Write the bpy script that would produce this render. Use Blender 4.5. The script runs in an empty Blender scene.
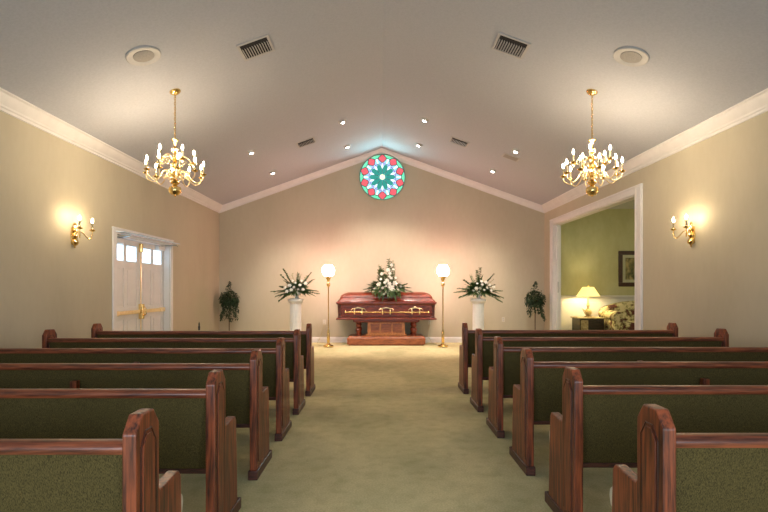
import bpy, bmesh, math, random
from mathutils import Vector, Matrix
PI = math.pi
random.seed(7)
SC = bpy.context.scene
COL = SC.collection

# ------------------------------------------------------------------ camera
cam = bpy.data.cameras.new('camera'); camo = bpy.data.objects.new('camera', cam); COL.objects.link(camo)
cam.lens = 24; cam.sensor_width = 36; cam.clip_start = 0.05; cam.clip_end = 200
cam.shift_x = 4/768; cam.shift_y = 32.5/768
camo.location = (0, 0, 1.27); camo.rotation_euler = (PI/2, 0, 0)
SC.camera = camo

# ------------------------------------------------------------------ world, daylight, exposure
w = bpy.data.worlds.new('world'); SC.world = w; w.use_nodes = True
w.node_tree.nodes['Background'].inputs[0].default_value = (0.75, 0.85, 1.0, 1)
w.node_tree.nodes['Background'].inputs[1].default_value = 0.6
SC.view_settings.view_transform = 'Standard'; SC.view_settings.look = 'None'
SC.view_settings.gamma = 1; SC.view_settings.use_curve_mapping = False
SC.view_settings.exposure = 0.32

def area(name, loc, rot, sx, sy, power, col):
    l = bpy.data.lights.new(name, 'AREA'); l.shape = 'RECTANGLE'; l.size = sx; l.size_y = sy
    l.energy = power; l.color = col
    o = bpy.data.objects.new(name, l); COL.objects.link(o); o.location = loc; o.rotation_euler = rot
    return o
# daylight added as fill at the three invented rear windows (behind the camera)
for x in (-2.45, 0.05, 2.55):
    area('added_daylight', (x, -2.72, 1.55), (PI/2, 0, 0), 1.5, 2.1, 88, (0.76, 0.88, 1.0))
BULB = 310.0      # chandelier bulb emission
SCONCE = 280.0
SPOT = 115.0

# ------------------------------------------------------------------ materials
def mat(name, col, rough=0.6, metal=0.0, emit=None, es=0.0, spec=0.5, coat=0.0, trans=0.0, sub=0.0):
    m = bpy.data.materials.new(name); m.use_nodes = True
    b = m.node_tree.nodes['Principled BSDF']
    b.inputs['Base Color'].default_value = (*col, 1); b.inputs['Roughness'].default_value = rough
    b.inputs['Metallic'].default_value = metal; b.inputs['Specular IOR Level'].default_value = spec
    b.inputs['Coat Weight'].default_value = coat; b.inputs['Coat Roughness'].default_value = 0.15
    b.inputs['Transmission Weight'].default_value = trans
    if emit: b.inputs['Emission Color'].default_value = (*emit, 1); b.inputs['Emission Strength'].default_value = es
    return m

def noisy(m, c1, c2, scale=(1, 1, 1), nscale=5.0, detail=6.0, lo=0.35, hi=0.65, bump=0.0, bdist=0.01, c3=None, wave=False):
    nt = m.node_tree; N = nt.nodes; L = nt.links; b = N['Principled BSDF']
    tc = N.new('ShaderNodeTexCoord'); mp = N.new('ShaderNodeMapping'); mp.inputs['Scale'].default_value = scale
    L.new(tc.outputs['Object'], mp.inputs['Vector'])
    n = N.new('ShaderNodeTexNoise'); n.inputs['Scale'].default_value = nscale; n.inputs['Detail'].default_value = detail
    n.inputs['Roughness'].default_value = 0.6
    L.new(mp.outputs[0], n.inputs['Vector'])
    r = N.new('ShaderNodeValToRGB'); L.new(n.outputs['Fac'], r.inputs[0])
    r.color_ramp.elements[0].position = lo; r.color_ramp.elements[0].color = (*c1, 1)
    r.color_ramp.elements[1].position = hi; r.color_ramp.elements[1].color = (*c2, 1)
    if c3:
        e = r.color_ramp.elements.new((lo+hi)/2); e.color = (*c3, 1)
    L.new(r.outputs[0], b.inputs['Base Color'])
    if bump:
        bp = N.new('ShaderNodeBump'); bp.inputs['Strength'].default_value = bump; bp.inputs['Distance'].default_value = bdist
        L.new(n.outputs['Fac'], bp.inputs['Height']); L.new(bp.outputs[0], b.inputs['Normal'])
    return m

def mix_second(m, scale, nscale, fac, col, lo=0.4, hi=0.6, detail=3.0):
    """multiply a second, larger noise into the base colour"""
    nt = m.node_tree; N = nt.nodes; L = nt.links; b = N['Principled BSDF']
    src = b.inputs['Base Color'].links[0].from_socket
    tc = N.new('ShaderNodeTexCoord'); mp = N.new('ShaderNodeMapping'); mp.inputs['Scale'].default_value = scale
    L.new(tc.outputs['Object'], mp.inputs['Vector'])
    n = N.new('ShaderNodeTexNoise'); n.inputs['Scale'].default_value = nscale; n.inputs['Detail'].default_value = detail
    L.new(mp.outputs[0], n.inputs['Vector'])
    mr = N.new('ShaderNodeMapRange'); mr.inputs['From Min'].default_value = lo; mr.inputs['From Max'].default_value = hi
    mr.inputs['To Max'].default_value = fac
    L.new(n.outputs['Fac'], mr.inputs['Value'])
    mx = N.new('ShaderNodeMix'); mx.data_type = 'RGBA'; mx.blend_type = 'MULTIPLY'
    L.new(mr.outputs[0], mx.inputs[0]); L.new(src, mx.inputs[6]); mx.inputs[7].default_value = (*col, 1)
    L.new(mx.outputs[2], b.inputs['Base Color'])
    return m

M = {}
def wood(name, dark, light, scale, rough=0.42, coat=0.12):
    m = mat(name, light, rough=rough, coat=coat)
    noisy(m, dark, light, scale=scale, nscale=4.0, detail=8.0, lo=0.36, hi=0.62, bump=0.05, bdist=0.003)
    return m
M['wood_v'] = wood('oak_vertical_grain', (0.030, 0.006, 0.002), (0.28, 0.062, 0.019), (16, 16, 1.1))
M['wood_h'] = wood('oak_horizontal_grain', (0.060, 0.012, 0.005), (0.27, 0.068, 0.026), (1.2, 16, 16), rough=0.3)
M['wood_dark'] = wood('oak_dark_plinth', (0.025, 0.006, 0.004), (0.10, 0.026, 0.016), (3, 14, 14))
M['groove'] = wood('oak_groove', (0.02, 0.005, 0.003), (0.07, 0.017, 0.010), (14, 14, 1.3))
M['casket'] = wood('mahogany_gloss', (0.055, 0.008, 0.002), (0.21, 0.028, 0.007), (2, 12, 12), rough=0.34, coat=0.15)
M['bier'] = wood('oak_bier', (0.18, 0.045, 0.012), (0.40, 0.12, 0.038), (2, 12, 12), rough=0.3)
M['bier_v'] = wood('oak_bier_vertical', (0.34, 0.11, 0.028), (0.62, 0.26, 0.085), (12, 12, 2), rough=0.35)
M['fabric'] = mat('green_upholstery', (0.07, 0.07, 0.025), rough=0.9, spec=0.25)
noisy(M['fabric'], (0.030, 0.023, 0.007), (0.135, 0.102, 0.032), scale=(75, 75, 20), nscale=5.0, detail=3, lo=0.32, hi=0.70, bump=0.25, bdist=0.002)
M['cream'] = mat('cream_plastic', (0.62, 0.58, 0.48), rough=0.5)
M['carpet'] = mat('carpet', (0.3, 0.27, 0.13), rough=0.95, spec=0.1)
noisy(M['carpet'], (0.54, 0.47, 0.26), (0.75, 0.66, 0.38), scale=(1, 1, 1), nscale=90, detail=4, lo=0.3, hi=0.7, bump=0.3, bdist=0.004)
mix_second(M['carpet'], (1.2, 0.7, 1), 1.1, 0.55, (0.60, 0.66, 0.62), lo=0.42, hi=0.62, detail=5)
mix_second(M['carpet'], (1, 1, 1), 9, 0.45, (0.70, 0.70, 0.62), lo=0.45, hi=0.7, detail=5)
M['wall'] = mat('beige_wallpaper', (0.5, 0.42, 0.28), rough=0.75, spec=0.3)
noisy(M['wall'], (0.51, 0.46, 0.34), (0.525, 0.475, 0.355), scale=(5, 5, 2), nscale=3, detail=6, bump=0.05, bdist=0.003)
mix_second(M['wall'], (1, 1, 0.5), 1.3, 0.35, (0.80, 0.79, 0.78), lo=0.42, hi=0.65, detail=6)
M['ceiling'] = mat('textured_ceiling_paint', (0.6, 0.57, 0.53), rough=0.9, spec=0.2)
noisy(M['ceiling'], (0.44, 0.455, 0.495), (0.485, 0.50, 0.54), nscale=45, detail=4, bump=0.25, bdist=0.006)
M['white'] = mat('white_trim_paint', (0.74, 0.72, 0.70), rough=0.45)
noisy(M['white'], (0.71, 0.69, 0.67), (0.76, 0.74, 0.72), nscale=6)
M['doorpaint'] = mat('white_door_paint', (0.78, 0.77, 0.76), rough=0.4)
noisy(M['doorpaint'], (0.75, 0.745, 0.74), (0.80, 0.79, 0.785), nscale=6)
M['brass'] = mat('polished_brass', (0.86, 0.62, 0.25), rough=0.2, metal=1.0)
noisy(M['brass'], (0.80, 0.55, 0.20), (0.92, 0.68, 0.30), nscale=20)
M['brass_pale'] = mat('pale_brass', (0.9, 0.75, 0.42), rough=0.28, metal=0.85)
noisy(M['brass_pale'], (0.85, 0.68, 0.35), (0.95, 0.80, 0.50), nscale=20)
M['black'] = mat('black_metal', (0.02, 0.02, 0.02), rough=0.5); noisy(M['black'], (0.015, 0.015, 0.015), (0.03, 0.03, 0.03), nscale=30)
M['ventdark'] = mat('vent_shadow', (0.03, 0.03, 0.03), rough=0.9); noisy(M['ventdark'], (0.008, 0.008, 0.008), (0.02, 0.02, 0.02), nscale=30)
M['ventwhite'] = mat('vent_paint', (0.6, 0.56, 0.52), rough=0.6); noisy(M['ventwhite'], (0.45, 0.44, 0.43), (0.50, 0.49, 0.48), nscale=10)
M['grille'] = mat('speaker_grille', (0.30, 0.28, 0.25), rough=0.8); noisy(M['grille'], (0.28, 0.27, 0.25), (0.38, 0.36, 0.33), nscale=150)
M['candle'] = mat('candle_sleeve', (0.85, 0.80, 0.62), rough=0.5, emit=(1, 0.8, 0.5), es=0.0); noisy(M['candle'], (0.22, 0.18, 0.10), (0.28, 0.23, 0.14), nscale=10)
M['bulb'] = mat('lit_bulb', (1, 0.9, 0.7), emit=(1.0, 0.79, 0.54), es=BULB)
M['sbulb'] = mat('lit_sconce_bulb', (1, 0.9, 0.7), emit=(1.0, 0.77, 0.48), es=SCONCE)
M['globe'] = mat('lit_glass_shade', (1, 0.9, 0.85), emit=(1.0, 0.48, 0.42), es=60)
M['spotlens'] = mat('lit_spot_lens', (1, 1, 1), emit=(1, 0.93, 0.82), es=25)
M['green'] = mat('dark_leaf', (0.03, 0.07, 0.02), rough=0.5); noisy(M['green'], (0.018, 0.045, 0.012), (0.08, 0.14, 0.03), nscale=25)
M['green2'] = mat('fresh_leaf', (0.09, 0.16, 0.04), rough=0.5); noisy(M['green2'], (0.05, 0.10, 0.025), (0.16, 0.24, 0.07), nscale=25)
M['ivy'] = mat('ivy_leaf', (0.02, 0.05, 0.018), rough=0.5); noisy(M['ivy'], (0.010, 0.026, 0.012), (0.045, 0.085, 0.03), nscale=30)
M['petal'] = mat('white_petal', (0.85, 0.83, 0.74), rough=0.6); noisy(M['petal'], (0.80, 0.77, 0.64), (0.9, 0.89, 0.84), nscale=20)
M['petalc'] = mat('flower_centre', (0.6, 0.55, 0.2), rough=0.7); noisy(M['petalc'], (0.5, 0.45, 0.15), (0.7, 0.65, 0.3), nscale=40)
M['plaster'] = mat('white_plaster', (0.78, 0.77, 0.76), rough=0.5); noisy(M['plaster'], (0.74, 0.73, 0.72), (0.80, 0.79, 0.78), nscale=8)
M['daypane'] = mat('daylit_pane', (0.8, 0.9, 1), rough=0.2, emit=(0.42, 0.74, 1.0), es=1.9)
def glass(name, col, es=1.0, body=None):
    m = mat(name, body or col, rough=0.25, emit=col, es=es); return m
G = {'red': glass('red_stained_glass', (0.62, 0.09, 0.12), .85), 'teal': glass('teal_stained_glass', (0.02, 0.22, 0.19), 0.9),
     'mint': glass('mint_stained_glass', (0.10, 0.55, 0.33), 1.1), 'aqua': glass('aqua_stained_glass', (0.20, 0.45, 0.52), 1.0),
     'white': glass('white_stained_glass', (0.66, 0.80, 0.86), 1.0), 'yellow': glass('yellow_stained_glass', (0.95, 0.90, 0.45), 1.3),
     'lav': glass('lavender_stained_glass', (0.30, 0.38, 0.72), 0.9)}
l_ = bpy.data.lights.new('added_rose_window_spot', 'SPOT'); l_.energy = 48; l_.color = (.45, .95, 1.0); l_.spot_size = math.radians(165); l_.spot_blend = 1; l_.shadow_soft_size = 0  # unseen spot added before the rose window to spread a cyan glow
lo_ = bpy.data.objects.new('added_rose_window_spot', l_); COL.objects.link(lo_); lo_.location = (.055, 11.92, 3.888); lo_.rotation_euler = (math.radians(-95), 0, 0)
M['lead'] = mat('window_lead', (0.05, 0.07, 0.06), rough=0.6); noisy(M['lead'], (0.03, 0.05, 0.04), (0.08, 0.1, 0.09), nscale=30)
M['windowframe'] = mat('window_frame_green', (.16, .34, .26), rough=.5); noisy(M['windowframe'], (.13, .30, .22), (.19, .38, .29), nscale=20)
M['greenwall'] = mat('green_wallpaper', (0.5, 0.5, 0.28), rough=0.8); noisy(M['greenwall'], (0.50, 0.49, 0.27), (0.56, 0.55, 0.33), scale=(1, 1, .5), nscale=5)
M['shade'] = mat('lamp_shade_fabric', (0.9, 0.8, 0.5), rough=0.8, emit=(1.0, 0.72, 0.22), es=1.1)
M['tapestry'] = mat('floral_tapestry', (0.4, 0.35, 0.2), rough=0.9)
noisy(M['tapestry'], (0.10, 0.03, 0.025), (0.62, 0.55, 0.34), nscale=9, detail=2, lo=0.42, hi=0.56, c3=(0.30, 0.28, 0.13))
M['tabledark'] = wood('dark_table_wood', (0.010, 0.008, 0.006), (0.04, 0.025, 0.018), (3, 12, 12))
M['gilt'] = mat('worn_gilt', (0.5, 0.4, 0.2), rough=0.5, metal=0.4); noisy(M['gilt'], (0.3, 0.22, 0.1), (0.6, 0.5, 0.3), nscale=20)
M['frame'] = wood('picture_frame_wood', (0.02, 0.006, 0.004), (0.07, 0.02, 0.012), (6, 6, 6))
M['mount'] = mat('picture_mount', (0.55, 0.55, 0.4), rough=0.8); noisy(M['mount'], (0.45, 0.46, 0.33), (0.6, 0.6, 0.45), nscale=4)
M['painting'] = mat('painted_landscape', (0.2, 0.2, 0.1), rough=0.6)
noisy(M['painting'], (0.05, 0.06, 0.02), (0.45, 0.36, 0.16), scale=(4, 4, 2.5), nscale=2.2, detail=5, lo=0.38, hi=0.64, c3=(0.20, 0.17, 0.07))
M['cord'] = mat('clear_cord', (0.5, 0.42, 0.25), rough=0.5); noisy(M['cord'], (0.45, 0.38, 0.2), (0.55, 0.46, 0.3), nscale=10)
M['soil'] = mat('stand_wire', (0.10, 0.06, 0.03), rough=0.7); noisy(M['soil'], (0.06, 0.04, 0.02), (0.14, 0.09, 0.05), nscale=10)

# ------------------------------------------------------------------ geometry helpers
class MB:
    def __init__(s): s.v = []; s.f = []
    def add(s, vs, fs):
        o = len(s.v); s.v += [tuple(v) for v in vs]; s.f += [tuple(i+o for i in f) for f in fs]; return s
    def box(s, x0, x1, y0, y1, z0, z1):
        return s.add([(x0,y0,z0),(x1,y0,z0),(x1,y1,z0),(x0,y1,z0),(x0,y0,z1),(x1,y0,z1),(x1,y1,z1),(x0,y1,z1)],
                     [(0,3,2,1),(4,5,6,7),(0,1,5,4),(1,2,6,5),(2,3,7,6),(3,0,4,7)])
    def prism(s, pts, a, b, axis='x'):
        """extrude a polygon from a to b along axis; pts are the other two coordinates in order"""
        n = len(pts)
        def P(p, t):
            return {'x': (t, p[0], p[1]), 'y': (p[0], t, p[1]), 'z': (p[0], p[1], t)}[axis]
        vs = [P(p, a) for p in pts] + [P(p, b) for p in pts]
        fs = [tuple(range(n-1, -1, -1)), tuple(range(n, 2*n))] + [(i, (i+1) % n, n+(i+1) % n, n+i) for i in range(n)]
        return s.add(vs, fs)
    def lathe(s, prof, n=20, c=(0,0,0), flute=0, fd=0.0):
        vs = []; fs = []
        for r, z in prof:
            for k in range(n):
                a = 2*PI*k/n; rr = r*(1 - fd*(k % 2)) if flute else r
                vs.append((c[0]+rr*math.cos(a), c[1]+rr*math.sin(a), c[2]+z))
        for i in range(len(prof)-1):
            for k in range(n):
                fs.append((i*n+k, i*n+(k+1) % n, (i+1)*n+(k+1) % n, (i+1)*n+k))
        fs.append(tuple(range(n-1, -1, -1))); m = (len(prof)-1)*n; fs.append(tuple(range(m, m+n)))
        return s.add(vs, fs)
    def tube(s, pts, r, n=8, closed=False):
        pts = [Vector(p) for p in pts]; m = len(pts); vs = []; fs = []
        rs = r if isinstance(r, (list, tuple)) else [r]*m
        up = Vector((0.13, 0.21, 0.97)).normalized(); prev = None
        for i, p in enumerate(pts):
            if closed: t = pts[(i+1) % m]-pts[i-1]
            else: t = pts[min(i+1, m-1)]-pts[max(i-1, 0)]
            t.normalize()
            if prev is None:
                a = t.cross(up)
                if a.length < 0.05: a = t.cross(Vector((1, 0, 0)))
            else: a = prev - t*prev.dot(t)
            a.normalize(); b = t.cross(a); prev = a
            for k in range(n):
                q = 2*PI*k/n; vs.append(p + (a*math.cos(q)+b*math.sin(q))*rs[i])
        for i in range(m if closed else m-1):
            for k in range(n):
                j = (i+1) % m
                fs.append((i*n+k, i*n+(k+1) % n, j*n+(k+1) % n, j*n+k))
        if not closed:
            fs.append(tuple(range(n-1, -1, -1))); fs.append(tuple(range((m-1)*n, m*n)))
        return s.add(vs, fs)
    def stack(s, levels, c=(0, 0)):
        """rectangles with cut corners stacked in z: (z, half x, half y, corner)"""
        vs = []; fs = []
        for z, hx, hy, k in levels:
            for x, y in ((hx-k,-hy),(hx,-hy+k),(hx,hy-k),(hx-k,hy),(-hx+k,hy),(-hx,hy-k),(-hx,-hy+k),(-hx+k,-hy)):
                vs.append((c[0]+x, c[1]+y, z))
        n = 8
        for i in range(len(levels)-1):
            for k in range(n): fs.append((i*n+k, i*n+(k+1) % n, (i+1)*n+(k+1) % n, (i+1)*n+k))
        fs.append(tuple(range(n-1, -1, -1))); m = (len(levels)-1)*n; fs.append(tuple(range(m, m+n)))
        return s.add(vs, fs)
    def blade(s, p, d, length, width, droop=0.3, seg=5, fold=0.25):
        """one leaf: a folded, curved blade"""
        p = Vector(p); d = Vector(d).normalized()
        side = d.cross(Vector((0, 0, 1)))
        if side.length < 0.1: side = Vector((random.uniform(-1, 1), random.uniform(-1, 1), 0))
        side.normalize(); side = (side + Vector((random.uniform(-.5,.5), random.uniform(-.5,.5), random.uniform(-.5,.5)))).normalized()
        side = (side - d*side.dot(d)).normalized(); nrm = side.cross(d)
        vs = []; fs = []
        for i in range(seg+1):
            t = i/seg; c = p + d*length*t + Vector((0, 0, -droop*length*t*t))
            wd = width*math.sin(PI*min(0.97, 0.08+0.9*t))**0.8
            vs += [c - side*wd*0.5 + nrm*wd*fold, c, c + side*wd*0.5 + nrm*wd*fold]
        for i in range(seg):
            fs += [(3*i, 3*i+1, 3*i+4, 3*i+3), (3*i+1, 3*i+2, 3*i+5, 3*i+4)]
        return s.add(vs, fs)
    def mesh(s, name):
        me = bpy.data.meshes.new(name); me.from_pydata(s.v, [], s.f)
        bm = bmesh.new(); bm.from_mesh(me); bmesh.ops.recalc_face_normals(bm, faces=bm.faces); bm.to_mesh(me); bm.free()
        return me
    def build(s, name, m, parent=None, smooth=False, bevel=0.0, loc=None, rot=None, angle=35):
        me = s.mesh(name); me.materials.append(m)
        o = bpy.data.objects.new(name, me); COL.objects.link(o)
        if parent: o.parent = parent
        if loc: o.location = loc
        if rot: o.rotation_euler = rot
        if smooth:
            me.shade_smooth()
            if angle:
                bm = bmesh.new(); bm.from_mesh(me)
                for e in bm.edges:
                    if len(e.link_faces) == 2 and e.calc_face_angle() > math.radians(angle): e.smooth = False
                bm.to_mesh(me); bm.free()
        if bevel:
            b = o.modifiers.new('bevel', 'BEVEL'); b.width = bevel; b.segments = 2; b.limit_method = 'ANGLE'; b.angle_limit = math.radians(30)
        return o
def empty(name, loc=(0, 0, 0), rot=(0, 0, 0)):
    o = bpy.data.objects.new(name, None); COL.objects.link(o); o.location = loc; o.rotation_euler = rot; o.empty_display_size = 0.1
    return o
def tag(o, label, cat, group=None, kind=None):
    o['label'] = label; o['category'] = cat
    if group: o['group'] = group
    if kind: o['kind'] = kind
    return o
def struct(o): o['kind'] = 'structure'; return o
def inst(src, parent, loc=(0, 0, 0), rot=(0, 0, 0)):
    c = src.copy(); COL.objects.link(c); c.parent = parent; c.location = loc; c.rotation_euler = rot; return c
def copy_tree(o, parent=None):
    c = o.copy(); COL.objects.link(c); c.parent = parent
    for ch in list(o.children): copy_tree(ch, c)
    return c

# ------------------------------------------------------------------ room dimensions
XL, XR, YB, YF = -3.78, 3.87, 12.05, -2.6
RX = (XL+XR)/2; ZW = 3.18; ZR = 4.55; T = 0.15
SL = (ZR-ZW)/(RX-XL); TILT = math.atan(SL)
def ceil_z(x): return ZW + SL*((x-XL) if x < RX else (XR-x))

# floor
struct(MB().box(XL-T, 8.6, YF-T, 12.95, -0.1, 0).build('floor', M['carpet']))
# left wall with the double door opening
DY0, DY1, DZ = 7.32, 9.20, 2.04
w_ = MB().box(XL-T, XL, YF-T, DY0, 0, ZW+.1).box(XL-T, XL, DY1, YB+T, 0, ZW+.1).box(XL-T, XL, DY0, DY1, DZ, ZW+.1)
struct(w_.build('wall_left', M['wall']))
OY0, OY1, OZ = 7.73, 11.39, 2.69
w_ = MB().box(XR, XR+T, YF-T, OY0, 0, ZW+.1).box(XR, XR+T, OY1, YB+T, 0, ZW+.1).box(XR, XR+T, OY0, OY1, OZ, ZW+.1)
struct(w_.build('wall_right', M['wall']))
gable = [(XL, 0), (XR, 0), (XR, ZW+.05), (RX, ZR+.05), (XL, ZW+.05)]
struct(MB().prism(gable, YB, YB+T, 'y').build('wall_back', M['wall']))
# rear wall behind the camera, with three tall invented daylight windows
m = MB()
m.box(XL, XR, YF-T, YF, 0, 0.5)
for a, b in ((XL, -3.2), (-1.7, -0.7), (0.8, 1.8), (3.3, XR)): m.box(a, b, YF-T, YF, 0.5, 2.6)
m.prism([(XL, 2.6), (XR, 2.6), (XR, ZW+.05), (RX, ZR+.05), (XL, ZW+.05)], YF-T, YF, 'y')
struct(m.build('wall_rear', M['wall']))
for i, x in enumerate((-2.45, 0.05, 2.55)):
    f = MB()
    for a, b, c, d in ((x-.75, x-.69, .5, 2.6), (x+.69, x+.75, .5, 2.6), (x-.69, x+.69, .5, .56), (x-.69, x+.69, 2.54, 2.6), (x-.69, x+.69, 1.53, 1.57), (x-.02, x+.02, .56, 2.54)):
        f.box(a, b, YF-.1, YF-.04, c, d)
    struct(f.build('window_%d' % (i+2), M['white']))  # unseen window frames, added to give the rear fill a source
# sloped ceiling, one slab per side
def slab(x0, z0, x1, z1):
    return MB().prism([(x0, z0), (x1, z1), (x1, z1+.12), (x0, z0+.12)], YF-T, YB+T, 'y')
m = MB()
m.prism([(XL-T, ZW-SL*T), (RX, ZR), (XR+T, ZW-SL*T), (XR+T, ZW-SL*T+.13), (RX, ZR+.13), (XL-T, ZW-SL*T+.13)], YF-T, YB+T, 'y')
struct(m.build('ceiling', M['ceiling']))

# crown moulding: profile runs (out from wall, down from ceiling)
CP = [(0, 0), (.105, 0), (.105, -.014), (.088, -.022), (.074, -.050), (.050, -.074), (.030, -.092), (.026, -.108), (.014, -.115), (.014, -.14), (0, -.14)]
def crown_side(x, s, name):
    m = MB(); pts = [(x+s*a, ZW+SL*a*1.0+b*1.0) for a, b in CP]
    m.prism(pts, YF, YB, 'y'); struct(m.build(name, M['white'], smooth=True, angle=25))
crown_side(XL, 1, 'trim_1'); crown_side(XR, -1, 'trim_2')
m = MB(); rings = []
for x, z in ((XL, ZW), (RX, ZR), (XR, ZW)):
    rings.append([(x, YB-a, z+b) for a, b in CP])
vs = sum(rings, []); n = len(CP); fs = []
for i in range(2):
    for k in range(n): fs.append((i*n+k, i*n+(k+1) % n, (i+1)*n+(k+1) % n, (i+1)*n+k))
m.add(vs, fs); struct(m.build('trim_3', M['white'], smooth=True, angle=25))
# baseboards
BP = [(0, 0), (.018, 0), (.018, .10), (.010, .115), (.006, .13), (0, .13)]
def base(name, a, b, side):
    m = MB()
    if side == 'back': m.prism([(YB-p, z) for p, z in BP], a, b, 'x')
    if side == 'left': m.prism([(XL+p, z) for p, z in BP], a, b, 'y')
    if side == 'right': m.prism([(XR-p, z) for p, z in BP], a, b, 'y')
    return m.build(name, M['white'])
struct(base('baseboard_back', XL, XR, 'back'))
b_ = MB(); b_.prism([(XL+p, z) for p, z in BP], YF, DY0-.1, 'y'); b_.prism([(XL+p, z) for p, z in BP], DY1+.1, YB, 'y')
struct(b_.build('baseboard_left', M['white']))
b_ = MB(); b_.prism([(XR-p, z) for p, z in BP], YF, OY0-.2, 'y'); b_.prism([(XR-p, z) for p, z in BP], OY1+.2, YB, 'y')
struct(b_.build('baseboard_right', M['white']))

# ------------------------------------------------------------------ wide opening in the right wall
m = MB()
for y0, y1 in ((OY0-.20, OY0), (OY1, OY1+.20)):
    m.box(XR-.022, XR+.0, y0, y1, 0, OZ+.13)
    m.box(XR-.034, XR-.022, y0+.012, y0+.05, 0, OZ+.10); m.box(XR-.034, XR-.022, y1-.05, y1-.012, 0, OZ+.10)
m.box(XR-.022, XR+.0, OY0, OY1, OZ, OZ+.13)
m.box(XR-.036, XR-.022, OY0-.2, OY1+.2, OZ+.095, OZ+.13)
m.box(XR-.030, XR-.022, OY0, OY1, OZ+.005, OZ+.03)
struct(m.build('trim_4', M['white'], bevel=.004))
m = MB().box(XR, XR+T, OY1-.015, OY1, 0, OZ).box(XR, XR+T, OY0, OY0+.015, 0, OZ).box(XR, XR+T, OY0+.015, OY1-.015, OZ-.015, OZ)
m.box(XR+.05, XR+.10, OY1-.05, OY1-.015, 0, OZ-.015)
tj = struct(m.build('trim_5', M['white'], bevel=.002))
pp = MB().box(XR+.062, XR+.088, OY1-.056, OY1-.05, 1.18, 1.42)
pp.box(XR+.068, XR+.082, OY1-.060, OY1-.056, 1.20, 1.26).build('pull_handle', M['ventwhite'], tj)

# side parlour beyond the opening
SY = 12.68
struct(MB().box(XR+T, 8.6, SY, SY+.12, 0, 3.25).build('wall_parlour_back', M['greenwall']))
struct(MB().box(8.5, 8.62, 4.4, SY, 0, 3.25).build('wall_parlour_right', M['greenwall']))
struct(MB().box(XR+T, 8.5, 4.3, 4.42, 0, 3.25).build('wall_parlour_front', M['greenwall']))
struct(MB().box(XR+T, XR+T+.02, OY1+.05, SY, 0, 3.25).build('wall_parlour_left', M['greenwall']))
m = MB().box(XR+T, 8.6, 4.3, SY, 3.24, 3.36); c_ = struct(m.build('ceiling_parlour', M['ceiling']))
m = MB().box(XR+T+.02, 8.5, SY-.010, SY, 0, 1.03)
for k in range(5): m.box(4.15+k*.9, 4.15+k*.9+.75, SY-.018, SY-.010, .25, .92)
struct(m.build('wall_parlour_wainscot', M['white'], bevel=.003))
m = MB().prism([(SY, 1.02), (SY-.02, 1.02), (SY-.035, 1.06), (SY-.035, 1.08), (SY-.02, 1.10), (SY, 1.10)], XR+T+.02, 8.5, 'x')
struct(m.build('trim_6', M['white']))
# unseen ceiling light, added to brighten the parlour
cl = empty('added_ceiling_light', (6.9, 8.6, 3.24)); tag(cl, 'added flush round ceiling light to brighten the side parlour, hidden from the pews', 'ceiling light')
MB().lathe([(.17, 0), (.17, -.03), (.15, -.04)], 24).build('rim', M['brass'], cl, smooth=True)
MB().lathe([(.15, -.035), (.14, -.08), (.09, -.12), (.02, -.135)], 24).build('glass_bowl', mat('lit_bowl', (1, 1, .9), emit=(1, .93, .62), es=150), cl, smooth=True)

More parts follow.
